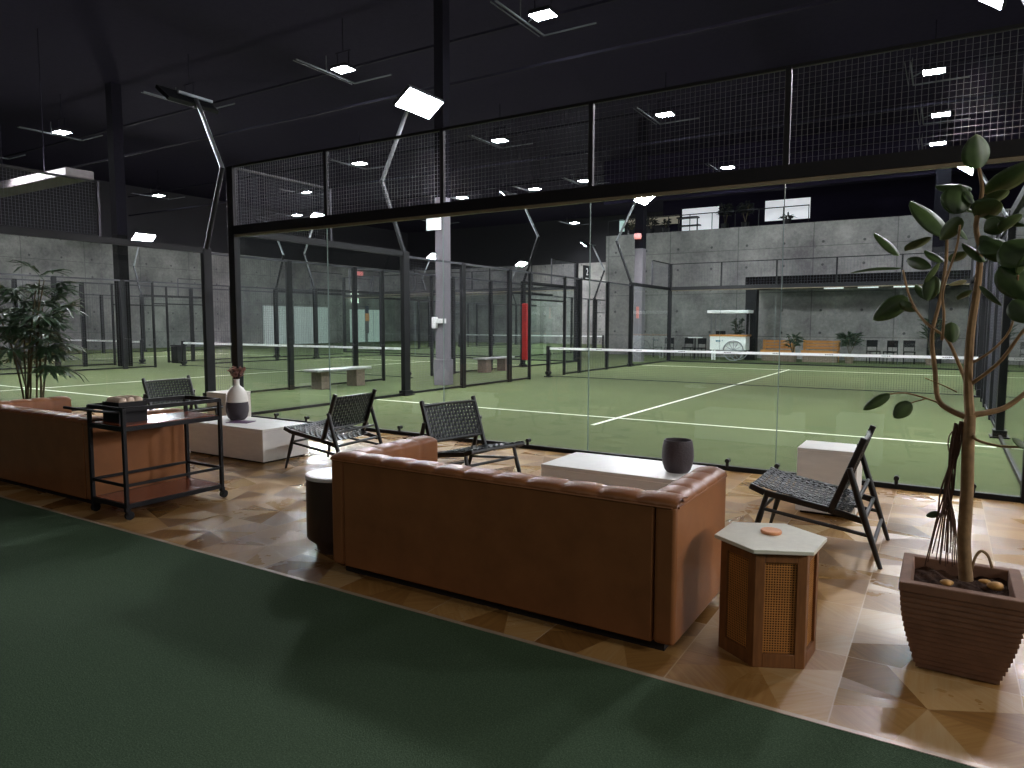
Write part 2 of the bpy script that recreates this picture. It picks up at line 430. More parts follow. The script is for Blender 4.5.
def pole(label, x, y, side):
    """side=-1: on a left wall (kinks out to -X), heads hang inward"""
    r = thing('light_pole', label, 'light pole', (x, y, 0), 0)
    s = side
    MB().box(-.05, .05, -.09, .09, 0, 2.9).build('pole_base', M['black'], r, bevel=.006)
    MB().box(-.11, .11, -.15, .15, 0, .02).box(-.08,.08,-.12,.12,.02,.10).build('foot_plate', M['black'], r)
    MB().tube([(0,0,2.85),(s*.58,0,4.36)], .045, 10).build('lower_arm', M['black'], r, smooth=True)
    MB().tube([(s*.58,0,4.34),(s*-.14,0,5.72)], .04, 10).build('upper_arm', M['steel'], r, smooth=True)
    MB().bar((s*-.16,-.36,5.76),(s*-.16,.36,5.76), .05, .05).build('cross_arm', M['steel'], r)
    for yy in (-.27, .27):
        h = thing_part('floodlight', r, (s*-.42, yy, 5.72), (0, s*math.radians(FT), 0))
        MB().box(-.24, .24, -.255, .255, 0, .07).build('housing', M['black'], h)
        MB().box(-.22, .22, -.235, .235, -.006, 0).build('lamp_panel', M['flood'], h)
    return r
FT = 36
def thing_part(name, parent, loc, rot):
    # a housing mesh that carries its lamp panel
    o = bpy.data.objects.new(name, None); col.objects.link(o); o.parent = parent; o.location = loc; o.rotation_euler = rot
    return o

# court A (the near one), B (left), C (far left), E (beyond)
end_wall('court_glass_wall', 'tall glass wall topped with wire mesh between the tiled lounge and the nearest court', 0, 0, -1, .05, near=True)
end_wall('court_glass_wall', 'glass wall at the far end of the nearest court, in front of the white kiosk', 0, 20, 1, .1)
side_wall('court_side_fence', 'dark mesh side fence left of the nearest court net, carrying the number plate', 0, 0, .05)
side_wall('court_side_fence', 'dark mesh side fence seen edge-on behind the potted ficus', 10, 0, .05)
net('nearest net with wide white tape, crossing behind the ficus and the glass', 0, 10)
lines(0, 0, 'nearest court')
pole('kinked light pole with the brightest glaring lamps, left side of nearest court', 0, 4, -1)
pole('kinked light pole at the far left of the nearest court, beside the grey column', 0, 16, -1)
pole('light pole right of the nearest court, its lamps glaring at the top right corner', 10, 4, 1)
pole('far right light pole of the nearest court, lamps beside the top ficus leaf', 10, 16, 1)
BX, BY = -12.9, -2.45
end_wall('court_glass_wall', 'glass end wall of the left court, just outside the palm', BX, BY, -1, .1)
end_wall('court_glass_wall', 'glass end wall at the far end of the left court', BX, BY+20, 1, .1)
side_wall('court_side_fence', 'dark mesh fence of the left court running behind the grey bench', BX+10, BY, .05)
side_wall('court_side_fence', 'dark mesh fence on the far left side of the left court', BX, BY, .07)
net('second net with white tape between the two left fences', BX, BY+10)
lines(BX, BY, 'left court')
pole('light pole whose two lamps face away, beside the tall corner post', BX+10, BY+4, 1)
pole('light pole of the left court standing before the red pad', BX+10, BY+16, 1)
pole('light pole with lamps glaring at the left edge', BX, BY+4, -1)
pole('light pole far behind the left court with a single glare above the mesh', BX, BY+16, -1)
CX, CY = -25.3, -2.45
side_wall('court_side_fence', 'distant mesh fence behind the black building column', CX+10, CY, .1)
side_wall('court_side_fence', 'most distant mesh fence along the left concrete wall', CX, CY, .1)
net('far left net seen beyond the palm', CX, CY+10)
lines(CX, CY, 'far left court')
pole('distant light pole added to brighten the left wall, outside the left picture edge', CX, CY+4, -1)  # unseen pole, added to throw more light on the left wall
pole('distant light pole with a bright pair of lamps at the left wall', CX, CY+16, -1)
pole('distant light pole near the black building column', CX+10, CY+16, 1)
EX, EY = -17, 19.3
end_wall('court_glass_wall', 'farthest glass end wall beyond the left court', EX, EY, -1, .1)
side_wall('court_side_fence', 'farthest mesh fence beside the inner concrete corner', EX+10, EY, .1)
side_wall('court_side_fence', 'farthest mesh fence left of the farthest net', EX, EY, .1)
net('farthest net, barely visible through all the fences', EX, EY+10)
pole('farthest light pole with a bright pair of lamps by the concrete corner', EX+10, 28.0, 1)
pole('farthest light pole with a pair of lamps above the far fences', EX-1.8, 28.6, -1)
pole('light pole added at the farthest corner to brighten the back wall, left one', EX, EY+17, -1)  # added to light the back wall
pole('light pole added at the farthest corner to brighten the back wall, right one', EX+10, EY+17, 1)  # its twin, added for the same back wall light
# court to the right of A
pole('light pole of the right-hand court just outside the right picture edge', 11.6, 4, -1)
pole('light pole of the right-hand court, farther back behind the ficus', 11.6, 16, -1)
pole('light pole on the far side of the right-hand court', 21.6, 4, 1)
side_wall('court_side_fence', 'mesh fence of the right-hand court beyond the ficus leaves', 11.6, 0, .1)
net('net of the right-hand court at the right picture edge', 11.6, 10)

# ------------------------------------------------------------------ building columns
def column(x, y, w_, m, label, extras=None):
    o = thing('building_column', label, 'column', (x, y, 0))
    MB().box(-w_/2, w_/2, -w_/2, w_/2, 0, 4.4).build('shaft', m, o, bevel=.01)
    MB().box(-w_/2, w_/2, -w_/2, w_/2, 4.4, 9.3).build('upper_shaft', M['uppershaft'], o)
    return o
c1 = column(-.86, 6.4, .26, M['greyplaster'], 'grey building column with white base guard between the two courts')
MB().box(-.17, .17, -.17, .17, 0, .62).build('base_guard', M['greyplaster'], c1, bevel=.02)
g_ = MB().box(-.2, -.06, -.2, -.13, 1.35, 1.62); g_.box(-.06, .2, -.19, -.14, 1.47, 1.58); g_.build('wall_device', M['white'], c1, bevel=.01)
sg = MB().box(-.34, .06, -.19, -.14, 3.65, 4.1); sg.build('lit_panel', emitter('lit_panel_glow', (.8,.82,.9,1), .6), c1)  # plain white panel with a glow of its own
column(-14.4, 6.4, .34, M['deepblack'], 'black steel building column behind the left court net')
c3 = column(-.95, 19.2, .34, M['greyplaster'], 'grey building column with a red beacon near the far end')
MB().lathe([(.0,0),(.13,0),(.15,.1),(.13,.2),(0,.22)], 16, (0,-.3,4.75)).build('red_beacon', M['redlight'], c3, smooth=True)
MB().box(-.05, .05, -.2, -.17, 1.7, 2.15).build('fire_sign', mat('fire_sign_red', (200,120,110), .5), c3)
pd = thing('safety_pad', 'red safety pad wrapped round the post of the left court', 'pad', (BX+10.06, BY+16, 0))
MB().box(-.0, .2, -.2, .0, .25, 2.15).build('pad_cover', M['red'], pd, bevel=.03)
column(9.0, 24.4, .5, M['black'], 'dark building column at the right end of the planters')

# number plate on the near court fence
sp_ = thing('court_number_sign', 'small black plate with a white 2 on top of the nearest side fence', 'sign', (0.02, 12.15, 2.78))
MB().box(-.012, .012, 0, .48, 0, .44).build('sign_plate', M['black'], sp_)
def text_part(txt, size, parent, loc, rot, m, name):
    cu = bpy.data.curves.new(name, 'FONT'); cu.body = txt; cu.size = size; cu.extrude = .003; cu.align_x = 'CENTER'; cu.align_y = 'CENTER'
    tmp = bpy.data.objects.new(name+'_c', cu); col.objects.link(tmp)
    dg = bpy.context.evaluated_depsgraph_get(); me = bpy.data.meshes.new_from_object(tmp.evaluated_get(dg))
    bpy.data.objects.remove(tmp); me.materials.clear(); me.materials.append(m)
    o = bpy.data.objects.new(name, me); col.objects.link(o); o.parent = parent; o.location = loc; o.rotation_euler = rot
    return o
text_part('2', .3, sp_, (.016, .24, .25), (PI/2, 0, PI/2), M['white'], 'numeral')
bd = MB()
for a in range(5): bd.box(.012, .016, .13+a*.045, .155+a*.045, .05, .075)
bd.build('caption_marks', M['white'], sp_)

# ------------------------------------------------------------------ high bay lamps and ceiling steel
hb = None
spots = [(1.72,6.56,'high bay lamp nearest the top edge, above the brightest glare'),(-4.26,6.67,'high bay lamp second from the top edge, left of the brightest glare'),
 (-9.9,6.1,'high bay lamp beside the faded pole lamps at the upper left'),(-16.96,6.0,'high bay lamp at the upper left above the white duct'),
 (-4.59,14.72,'high bay lamp over the left part of the upper mesh'),(1.53,14.75,'high bay lamp over the middle of the upper mesh'),
 (8.77,14.73,'large high bay lamp at the upper right behind the mesh'),(-11.47,14.81,'high bay lamp just right of the tall corner post'),
 (-18.24,18.0,'high bay lamp behind the left mesh wing'),(-25.5,14.8,'high bay lamp over the far left court beside the black column'),
 (-12.4,23.3,'small high bay lamp just above the beam, left one'),(-8.0,23.2,'small high bay lamp just above the beam, middle one'),
 (-5.09,22.7,'small high bay lamp just above the beam beside a glass joint'),(1.25,23.3,'thin high bay lamp above the mezzanine rooms'),
 (8.78,23.26,'thin high bay lamp above the ficus top leaf'),(8.9,19.2,'middle thin high bay lamp of the upper right three'),(-18.7,29.6,'most distant high bay lamp'),(-22.5,6.0,'added high bay lamp out beyond the pale duct, brightening the left wall'),(-24.5,23.0,'added high bay lamp brightening the left wall above the glazed doors'),(-11.5,34.5,'added high bay lamp brightening the back wall')]  # closing entries are added to brighten the left and back walls
def highbay():
    r = thing('high_bay_lamp', 'x', 'ceiling lamp')
    MB().box(-.26, .26, -.2, .2, .015, .10).build('housing', M['black'], r, bevel=.01)
    MB().box(-.24, .24, -.18, .18, 0, .015).build('lamp_panel', M['high'], r)
    b = MB().bar((-.2,0,.1),(-.2,0,.45),.02,.02); b.bar((.2,0,.1),(.2,0,.45),.02,.02); b.bar((-.25,0,.45),(.25,0,.45),.03,.03); b.bar((0,0,.45),(0,0,1.3),.02,.02)
    b.build('bracket', M['truss'], r)
    b = MB().bar((-.5,-1.1,.02),(-.5,.95,.02),.035,.035); b.bar((-.62,-1.1,.02),(-.62,.95,.02),.02,.02); b.build('lamplit_rail', M['litsteel'], r)  # short pale rail pieces, the lamp's spill put into their colour
    MB().bar((-.5,.95,.02),(.8,.95,.02),.03,.03).build('lamplit_rail', M['litsteel'], r)
    b = MB().bar((-.5,.2,.02),(-.24,0,.06),.025,.025); b.bar((-.5,-.1,.02),(-.5,-.1,.42),.02,.02); b.build('arm', M['litsteel'], r)
    return r
for i, (x, y, lab) in enumerate(spots):
    if hb is None: hb = highbay(); o = hb
    else: o = copy_tree(hb)
    o.location = (x, y, 8.0); o['label'] = lab; o['group'] = 'high bay lamps under the ceiling'
# roof trusses along X with purlins along Y
def truss(x0, x1, y, label):
    m = MB(); r = thing('roof_truss', label, 'truss', (0, y, 0), 0, 'roof trusses')
    MB().bar((x0,0,7.55),(x1,0,7.55),.06,.06).build('bottom_chord', M['truss'], r)
    MB().bar((x0,0,8.6),(x1,0,8.6),.06,.06).build('top_chord', M['truss'], r)
    n = 0
    for i in range(n):
        a = x0+(x1-x0)*i/n; b = x0+(x1-x0)*(i+.5)/n; c = x0+(x1-x0)*(i+1)/n
        m.bar((a,0,8.6),(b,0,7.55),.03,.03); m.bar((b,0,7.55),(c,0,8.6),.03,.03)
for y, lab in ((7.9,'dark roof truss crossing above the nearest lamps'),(16.1,'dark roof truss crossing above the middle row of lamps'),(24.5,'dark roof truss crossing above the far row of lamps')):
    truss(-30.5, 23.5, y, lab)
dk = thing('air_duct', 'pale grey ventilation duct hanging at the upper left', 'duct', (-11.5, 2.9, 5.2))
MB().box(-6, 1.6, -.35, .35, 0, .22).build('duct_body', mat('duct_metal', (84,80,80), .7), dk, bevel=.03)
for xx in (-5,-2.6,-.2): MB().bar((xx,0,.22),(xx,0,4.1),.02,.02).build('hanger', M['truss'], dk)

# ------------------------------------------------------------------ canopy and things at the far end
cn = thing('canopy', 'long dark flat canopy on a thick post along the far concrete wall', 'canopy', (2.2, 22.9, 0))
MB().box(0, 17, 0, 1.8, 2.95, 3.42).build('canopy_roof', M['deepblack'], cn, bevel=.01)
MB().box(0.02, .46, .05, .5, 0, 2.95).build('canopy_post', M['black'], cn)
sl = MB()
for k in range(3): sl.box(3.0+k*1.2, 3.7+k*1.2, .02, .06, 2.86, 2.93)
sl.build('light_strip', emitter('canopy_strip_glow', (.8,.85,.9,1), .3), cn)

kk = thing('kiosk_cart', 'white kiosk cart with spoked wheel and flat white roof', 'cart', (1.0, 22.2, 0))
MB().box(0, 1.45, 0, .7, .42, .98).build('cart_body', M['white'], kk, bevel=.01)
MB().box(-.02, 1.5, -.03, .73, .98, 1.05).build('counter', M['pine'], kk)
MB().box(-.12, 1.55, -.1, .8, 1.93, 2.05).build('roof', M['white'], kk, bevel=.02)
for px, py in ((.03,.03),(1.42,.03),(.03,.67),(1.42,.67)): MB().bar((px,py,1.05),(px,py,1.93),.035,.035).build('roof_post', M['greyplaster'], kk)
for px in (.06,.16): MB().box(px,px+.06,.05,.12,0,.42).build('leg', M['white'], kk)
for wy in (-.06, .72):
    wh = MB()
    for k in range(28):
        a = 2*PI*k/28; b = 2*PI*(k+1)/28
        wh.bar((.98+.4*math.cos(a),wy,.4+.4*math.sin(a)),(.98+.4*math.cos(b),wy,.4+.4*math.sin(b)),.04,.045,(0,1,0))
    for k in range(12):
        a = 2*PI*k/12; wh.bar((.98,wy,.4),(.98+.34*math.cos(a),wy,.4+.34*math.sin(a)),.02,.025,(0,1,0))
    wh.tube([(.98,wy-.04,.4),(.98,wy+.04,.4)],.06,12)
    wh.build('wheel', M['wheel'], kk)
pr = MB(); pr.box(.25,.33,-.004,0,.76,.82); pr.box(.35,.43,-.004,0,.76,.82); pr.box(.5,.53,-.004,0,.78,.83)
pr.build('cart_print', M['ceramicteal'], kk)
bx_ = MB().box(.18,.5,.2,.5,1.05,1.2).build('cash_box', M['black']); bx_.location = (1.0,22.2,0); tag(bx_, 'small black box on the counter of the white kiosk cart', 'box')

def stool_chair():
    r = thing('cafe_chair', 'x', 'chair')
    MB().box(-.2,.2,-.2,.2,.43,.47).build('seat', M['black'], r, bevel=.01)
    MB().box(-.2,.2,.17,.2,.62,.88).build('backrest', M['black'], r, bevel=.01)
    for a in (-.18,.18):
        for b in (-.18,.18): MB().bar((a,b,0),(a,b,.88 if b > 0 else .45),.025,.025).build('leg', M['black'], r)
    return r
sc0 = None
for i, (x, y, rz, lab) in enumerate([(-.95,22.8,.3,'black cafe chair leftmost by the far wall'),(-.25,23.2,0,'black cafe chair left of the kiosk, second from the left'),(.35,23.0,-.2,'black cafe chair nearest the kiosk on its left'),(-1.7,23.4,2,'black cafe chair almost hidden behind the corner post'),
        (7.0,23.3,.4,'black cafe chair right of the bushy planter'),(7.6,23.0,-.3,'black cafe chair in front of the far dark column'),(8.2,23.4,.1,'black cafe chair between the dark column and the ficus')]):
    o = sc0 if sc0 else None
    if sc0 is None: sc0 = stool_chair(); o = sc0
    else: o = copy_tree(sc0)
    o.location = (x, y, 0); o.rotation_euler = (0,0,rz); o['label'] = lab; o['group'] = 'cafe chairs by the far wall'
tb = thing('cafe_table', 'small white cafe table among the black chairs left of the kiosk', 'table', (.35, 22.3, 0))
MB().lathe([(0,0),(.3,0),(.3,.03),(0,.03)], 24, (0,0,.9)).build('tabletop', M['white'], tb); MB().tube([(0,0,.02),(0,0,.9)],.03,10).build('leg', M['black'], tb); MB().lathe([(0,0),(.2,0),(.2,.02),(0,.02)],20).build('base', M['black'], tb)

def bench_planter(x, L, lab):
    r = thing('wooden_bench', lab, 'bench', (x, 22.6, 0))
    MB().box(0, L, 0, .5, .3, .45).build('seat', M['pine'], r)
    b = MB()
    for k in range(3): b.box(0, L, .44, .5, .5+k*.12, .60+k*.12)
    b.build('backrest', M['pine'], r)
    for a in (0.02, L-.1): MB().box(a, a+.08, .42, .5, 0, .85).build('end_post', M['pine'], r)
    MB().box(.05, L-.05, .05, .4, 0, .3).build('bench_base', M['benchleg'], r)
bench_planter(2.95, 1.25, 'pine bench against the far wall, just right of the kiosk')
bench_planter(4.5, 1.35, 'pine bench against the far wall between two bushy plants')
def bush(x, y, h, r_, lab, seed, leafm='farleaf', z=0, n=70, name='potted_bush', potm='benchleg'):
    rnd = random.Random(seed); r = thing(name, lab, 'plant', (x, y, z))
    MB().lathe([(0,0),(.13,0),(.18,.32),(.16,.32),(.15,.28),(0,.28)], 16).build('plant_pot', M[potm], r, smooth=True)
    s = MB()
    for k in range(7):
        a = rnd.random()*6.28; s.tube([(0,0,.28),(math.cos(a)*r_*.3,math.sin(a)*r_*.3,h*.6),(math.cos(a)*r_*.5,math.sin(a)*r_*.5,h*.85)],.01,5)
    s.build('stems', M['palmstem'], r)
    m = MB()
    for k in range(n):
        a = rnd.random()*6.28; el = rnd.uniform(-.3,1.2); L = r_*rnd.uniform(.5,1); c0 = Vector((math.cos(a)*r_*.25, math.sin(a)*r_*.25, h*rnd.uniform(.5,.85)))
        d = Vector((math.cos(a)*math.cos(el), math.sin(a)*math.cos(el), math.sin(el)*.6)); t_ = Vector((-math.sin(a), math.cos(a), 0))
        w = .035+.02*rnd.random(); q = len(m.v)
        m.v += [tuple(c0), tuple(c0+d*L*.5+t_*w+Vector((0,0,.03))), tuple(c0+d*L-Vector((0,0,.08*L))), tuple(c0+d*L*.5-t_*w+Vector((0,0,.03)))]
        m.f.append((q,q+1,q+2,q+3))
    m.build('foliage', M[leafm], r, solid=.003)
    return r
bush(4.25, 22.3, 1.2, .42, 'bushy green plant between the two pine benches', 1)
bush(6.25, 22.5, 1.25, .6, 'widest bushy green plant right of the pine benches', 2, n=110)
bush(1.7, 24.0, 2.0, .35, 'tall dark plant behind the white kiosk cart', 3)
bush(8.9, 22.8, 1.9, .6, 'tall thin plant before the far dark column', 4)
bush(14, 23.2, 1.5, .5, 'green plant under the canopy at the right edge', 5)
# mezzanine silhouettes
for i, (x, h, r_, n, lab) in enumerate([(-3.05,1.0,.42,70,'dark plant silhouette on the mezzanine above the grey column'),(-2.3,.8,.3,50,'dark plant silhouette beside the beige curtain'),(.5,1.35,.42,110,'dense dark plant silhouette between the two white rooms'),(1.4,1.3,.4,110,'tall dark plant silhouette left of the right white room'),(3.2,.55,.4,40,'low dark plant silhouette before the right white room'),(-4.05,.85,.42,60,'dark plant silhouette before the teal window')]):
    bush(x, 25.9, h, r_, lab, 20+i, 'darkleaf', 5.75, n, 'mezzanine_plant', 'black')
rl = thing('mezzanine_railing', 'thin dark railing along the mezzanine edge', 'railing', (-5, 25.2, 5.75))
rr = MB().bar((0,0,.75),(9.2,0,.75),.04,.04); rr.build('handrail', M['black'], rl)
for k in range(10): MB().bar((k*1.02,0,0),(k*1.02,0,.75),.03,.03).build('baluster', M['black'], rl)
mt = thing('mezzanine_table', 'dark high table with shelf before the left white room', 'table', (-1.3, 26.1, 5.75))
MB().box(-.5,.5,-.2,.2,.72,.78).build('tabletop', M['black'], mt)
MB().box(-.45,.6,-.15,.15,.35,.4).build('shelf', M['black'], mt)
for a in (-.45,.45): MB().bar((a,0,0),(a,0,.75),.05,.05).build('leg', M['black'], mt)

# court side things
def bench(y, lab, L=1.7):
    r = thing('slab_bench', lab, 'bench', (-2.5, y, 0), 0, 'slab benches between the two courts')
    MB().box(-.22,.22,0,L,.39,.44).build('seat', M['benchslab'], r, bevel=.01)
    for a in (.16, L-.45): MB().box(-.16,.16,a,a+.28,0,.39).build('leg', M['benchleg'], r, bevel=.01)
bench(3.75, 'grey slab bench on two block legs, the nearer one behind the woven chair')
bench(10.3, 'grey slab bench on two block legs, the farther one left of the nearest net')
lb = thing('litter_bin', 'black litter bin behind the fence, beside the left end of the second net', 'bin', (-14.75, 8.6, 0))
MB().box(-.19,.19,-.19,.19,0,.62).build('bin_body', M['black'], lb, bevel=.03); MB().box(-.205,.205,-.205,.205,.62,.67).build('lid', M['black'], lb, bevel=.02)
wl = thing('wall_lamp', 'small bright box lamp on the left wall above the doorway', 'lamp', (-30.55, 34.0, 3.1)); MB().box(-.1,.15,-.3,.3,0,1.0).build('shade', M['walllamp'], wl, bevel=.03)
ex = thing('exit_sign', 'small red lit sign high on the left wall', 'sign', (-30.55, 34.6, 5.3)); MB().box(-.06,.06,-.35,.35,0,.3).build('sign_face', M['redlight'], ex)
op = thing('wall_poster', 'poster with orange and blue patches between the bright doorways', 'poster', (-30.56, 35.25, .7))
MB().box(-.04,.0,-.0,.35,0,1.0).build('grey_field', M['greyplaster'], op); MB().box(-.04,.01,-.05,.4,1.0,1.6).build('orange_patch', mat('glowing_orange_print',(214,140,92),.6,emit=((.6,.3,.15,1),.35)), op, bevel=.02); MB().box(-.04,.0,-.0,.35,1.6,2.2).build('blue_patch', mat('blue_print',(30,50,78),.6), op)  # orange patch glows by itself, its brightness put into the print

# ------------------------------------------------------------------ sofas
def channel_pad(mb, A, dirx, diry, L, n, th, z_top, z_low, drop_out):
    """row of stuffed vertical channels: runs from A along dirx (length L); thickness th along diry (outer->inner)"""
    A = Vector(A); dx = Vector(dirx); dy = Vector(diry); up = Vector((0,0,1)); R = th*.5
    prof = [(0.0, z_top-drop_out, (-1,0))]
    for k in range(0, 11):
        a = PI - PI*k/10
        x = R + R*math.cos(a); z = z_top-R*.36 + R*.4*math.sin(a)
        prof.append((x, z, (math.cos(a), math.sin(a))))
    prof.append((th*1.0, (z_top+z_low)/2, (1,0))); prof.append((th*.98, z_low, (1,0)))
    steps = n*10
    def fn(u, v):
        t_ = u*n; fr = t_-math.floor(t_) if u < 1 else 1.0
        amp = .0125*(abs(math.sin(PI*fr))**.4) - .006
        i = min(int(v*(len(prof)-1)+.5), len(prof)-1); x, z, nn = prof[i]
        k = amp if i > 0 else 0
        return A + dx*(L*u) + dy*(x+nn[0]*k*.5) + up*(z+nn[1]*k)
    mb.grid(fn, steps, len(prof)-1)
def sofa(label, loc, rz=0):
    W, D, H, T = 2.065, .81, .70, .16
    r = thing('tufted_sofa', label, 'sofa', loc, rz, None)
    MB().box(.06, W-.06, .05, D-.06, 0, .055).build('plinth', M['plinth'], r)
    MB().box(.1025, W-.1025, 0, T*.95, .05, H-.028).build('back', M['leather'], r, bevel=.008, seg=2)
    for x0, x1, xa, xb in ((0,.0975,.09,T*.95),(W-.0975,W,W-T*.95,W-.09)):
        MB().box(x0, x1, 0, D, .05, H-.028).box(xa, xb, T, D-.004, .05, H-.04).build('arm', M['leather'], r, bevel=.018, seg=3)
    # piping under the channels and the upright seams of the back
    pp = MB(); zz = H-.036
    pp.tube([(.02,-.002,zz),(W-.02,-.002,zz)], .005, 6); pp.tube([(-.002,.02,zz),(-.002,D-.02,zz)], .005, 6); pp.tube([(W+.002,.02,zz),(W+.002,D-.02,zz)], .005, 6)
    pp.build('piping', M['leather'], r, smooth=True)
    b = MB(); channel_pad(b, (0.0,0.0,0), (1,0,0), (0,1,0), W, 11, T, H, .36, .036); b.build('back_channels', M['leather'], r, smooth=True)
    b = MB(); channel_pad(b, (W,T*.7,0), (0,1,0), (-1,0,0), D-T*.7, 4, T, H, .36, .036); b.build('arm_channels', M['leather'], r, smooth=True)
    b = MB(); channel_pad(b, (0,T*.7,0), (0,1,0), (1,0,0), D-T*.7, 4, T, H, .36, .036); b.build('arm_channels', M['leather'], r, smooth=True)
    MB().box(T*.9, W-T*.9, T*.9, D-.01, .05, .24).build('seat_base', M['leather'], r, bevel=.02)
    for k in range(2):
        a = T+.01+(W-2*T-.02)/2*k; MB().box(a+.004, a+(W-2*T-.02)/2-.004, T+.005, D+.01, .24, .39).build('seat_cushion', M['leather'], r, bevel=.045, seg=4)
    return r
s1 = sofa('tan leather channel-tufted sofa in the middle, its plain back to the camera', (6.335, -4.17, 0))
s2 = sofa('tan leather channel-tufted sofa at the left edge behind the bar cart', (1.61, -4.14, 0))

# ------------------------------------------------------------------ woven lounge chairs
def weave(mb, P, nu, nv, wu, wv, th=.003, amp=.004):
    """P(u,v)->point. straps along u (nv of them) and along v (nu of them), over-under"""
    def nrm(u, v):
        e = 1e-3; return (P(min(u+e,1),v)-P(max(u-e,0),v)).cross(P(u,min(v+e,1))-P(u,max(v-e,0))).normalized()
    for j in range(nv):
        vc = (j+.5)/nv; hw = wv/nv/2; b = len(mb.v); K = nu*2
        for i in range(K+1):
            u = i/K; c = math.cos(PI*(u*nu-.5)+PI*j); n = nrm(u, vc)
            off = n*(amp*c)
            mb.v.append(tuple(P(u,vc-hw)+off)); mb.v.append(tuple(P(u,vc+hw)+off))
        for i in range(K): mb.f.append((b+2*i,b+2*i+1,b+2*i+3,b+2*i+2))
    for i in range(nu):
        uc = (i+.5)/nu; hw = wu/nu/2; b = len(mb.v); K = nv*2
        for j in range(K+1):
            v = j/K; c = -math.cos(PI*(v*nv-.5)+PI*i); n = nrm(uc, v); off = n*(amp*c)
            mb.v.append(tuple(P(uc-hw,v)+off)); mb.v.append(tuple(P(uc+hw,v)+off))
        for j in range(K): mb.f.append((b+2*j,b+2*j+1,b+2*j+3,b+2*j+2))
def lounge_chair():
    r = thing('woven_lounge_chair', 'x', 'chair', (0,0,0)); H = .31
    def spine(pts, s, w=.024, h=.034):
        m = MB()
        for a, b in zip(pts[:-1], pts[1:]): m.bar((a[0], s*a[2] if len(a) > 2 else s*H, a[1]), (b[0], s*b[2] if len(b) > 2 else s*H, b[1]), w, h)
        return m
    for s in (-1, 1):
        spine([(.09,.268),(.30,.315),(.68,.372),(.775,.408)], s, .026, .04).build('seat_rail', M['blackwood'], r, bevel=.006)
        spine([(.29,.30),(.118,.775)], s, .03, .038).build('back_rail', M['blackwood'], r, bevel=.006)
        m = MB().tube([(.19,s*(H+.028),.59),(.10,s*(H+.03),.30),(0,s*(H+.02),0)], [.018,.021,.013], 10); m.build('rear_leg', M['blackwood'], r, smooth=True)
        m = MB().tube([(.665,s*(H-.02),.375),(.71,s*(H-.01),.2),(.76,s*(H+.01),0)], [.015,.02,.011], 10); m.build('front_leg', M['blackwood'], r, smooth=True)
        MB().tube([(.70,s*(H-.01),.265),(.06,s*(H+.025),.19)], .012, 8).build('side_stretcher', M['blackwood'], r, smooth=True)
    for (x, z, rr) in ((.69,.27,.012),(.765,.398,.014),(.045,.14,.012),(.135,.40,.013),(.10,.275,.013)):
        MB().tube([(x,-H,z),(x,H,z)], rr, 8).build('crossbar', M['blackwood'], r, smooth=True)
    m = MB().tube([(.148,-H,.73),(.135,-H*.5,.735),(.13,0,.737),(.135,H*.5,.735),(.148,H,.73)], .011, 8); m.tube([(.245,-H,.43),(.225,0,.425),(.245,H,.43)], .012, 8)
    m.build('back_crossbars', M['blackwood'], r, smooth=True)
    def seatP(u, v):
        x = .17 + (.765-.17)*u; z = .300 + (.404-.300)*u + .022*(u-.75 if u > .75 else 0)
        sag = .055*math.sin(PI*v)*math.sin(PI*min(1,max(0,u*.94+.03)))
        return Vector((x, (v-.5)*2*(H-.01), z+.012-sag))
    m = MB(); weave(m, seatP, 16, 16, .5, .56); m.build('woven_seat', M['strap'], r, solid=.003)
    def backP(u, v):
        z = .43+(.745-.43)*u; x = .245-(.245-.13)*u
        return Vector((x-.028*math.sin(PI*v)*1.0+.008, (v-.5)*2*(H-.008), z))
    m = MB(); weave(m, backP, 10, 17, .68, .68); m.build('woven_back', M['strap'], r, solid=.003)
    return r
ch = lounge_chair()
places = [((9.075,-2.085), PI, 'black woven lounge chair on the right, seen from its side beside the ficus', 1),
          ((5.39,-1.90), math.radians(-12), 'black woven lounge chair behind the middle sofa, facing right', 1),
          ((4.47,-1.90), math.radians(186), 'black woven lounge chair facing left towards the table with the vase', 1),
          ((.83,-1.78), math.radians(2), 'black woven lounge chair farthest left, its back above the bar cart', 1)]
for i, ((x, y), rz, lab, s) in enumerate(places):
    o = ch if i == 0 else copy_tree(ch)
    o.location = (x, y, .0); o.rotation_euler = (0,0,rz); o['label'] = lab; o['group'] = 'black woven lounge chairs'

# ------------------------------------------------------------------ tables
def block(name, label, cat, x0, x1, y0, y1, h, seams):
    r = thing(name, label, cat, ((x0+x1)/2, (y0+y1)/2, 0)); hx = (x1-x0)/2; hy = (y1-y0)/2
    MB().box(-hx+.03, hx-.03, -hy+.03, hy-.03, 0, .02).build('recessed_base', M['plinth'], r)
    MB().box(-hx, hx, -hy, hy, .02, h-.03).build('table_body', M['stone'], r, bevel=.004)
    MB().box(-hx-.001, hx+.001, -hy-.001, hy+.001, h-.03, h).build('tabletop', M['stone'], r, bevel=.004)
    return r
block('block_coffee_table', 'low white stone block table carrying the two-tone vase', 'table', 2.10, 3.40, -2.29, -1.68, .36, 0)
block('block_coffee_table', 'low white stone block table behind the middle sofa, carrying the dark pot', 'table', 6.69, 7.90, -2.30, -1.68, .36, 0)
block('cube_side_table', 'white stone cube table behind the right woven chair', 'side table', 8.41, 8.83, -1.33, -.93, .51, 0)
block('cube_side_table', 'white stone cube table behind the vase', 'side table', 0.68, 1.10, -1.03, -.63, .51, 0)

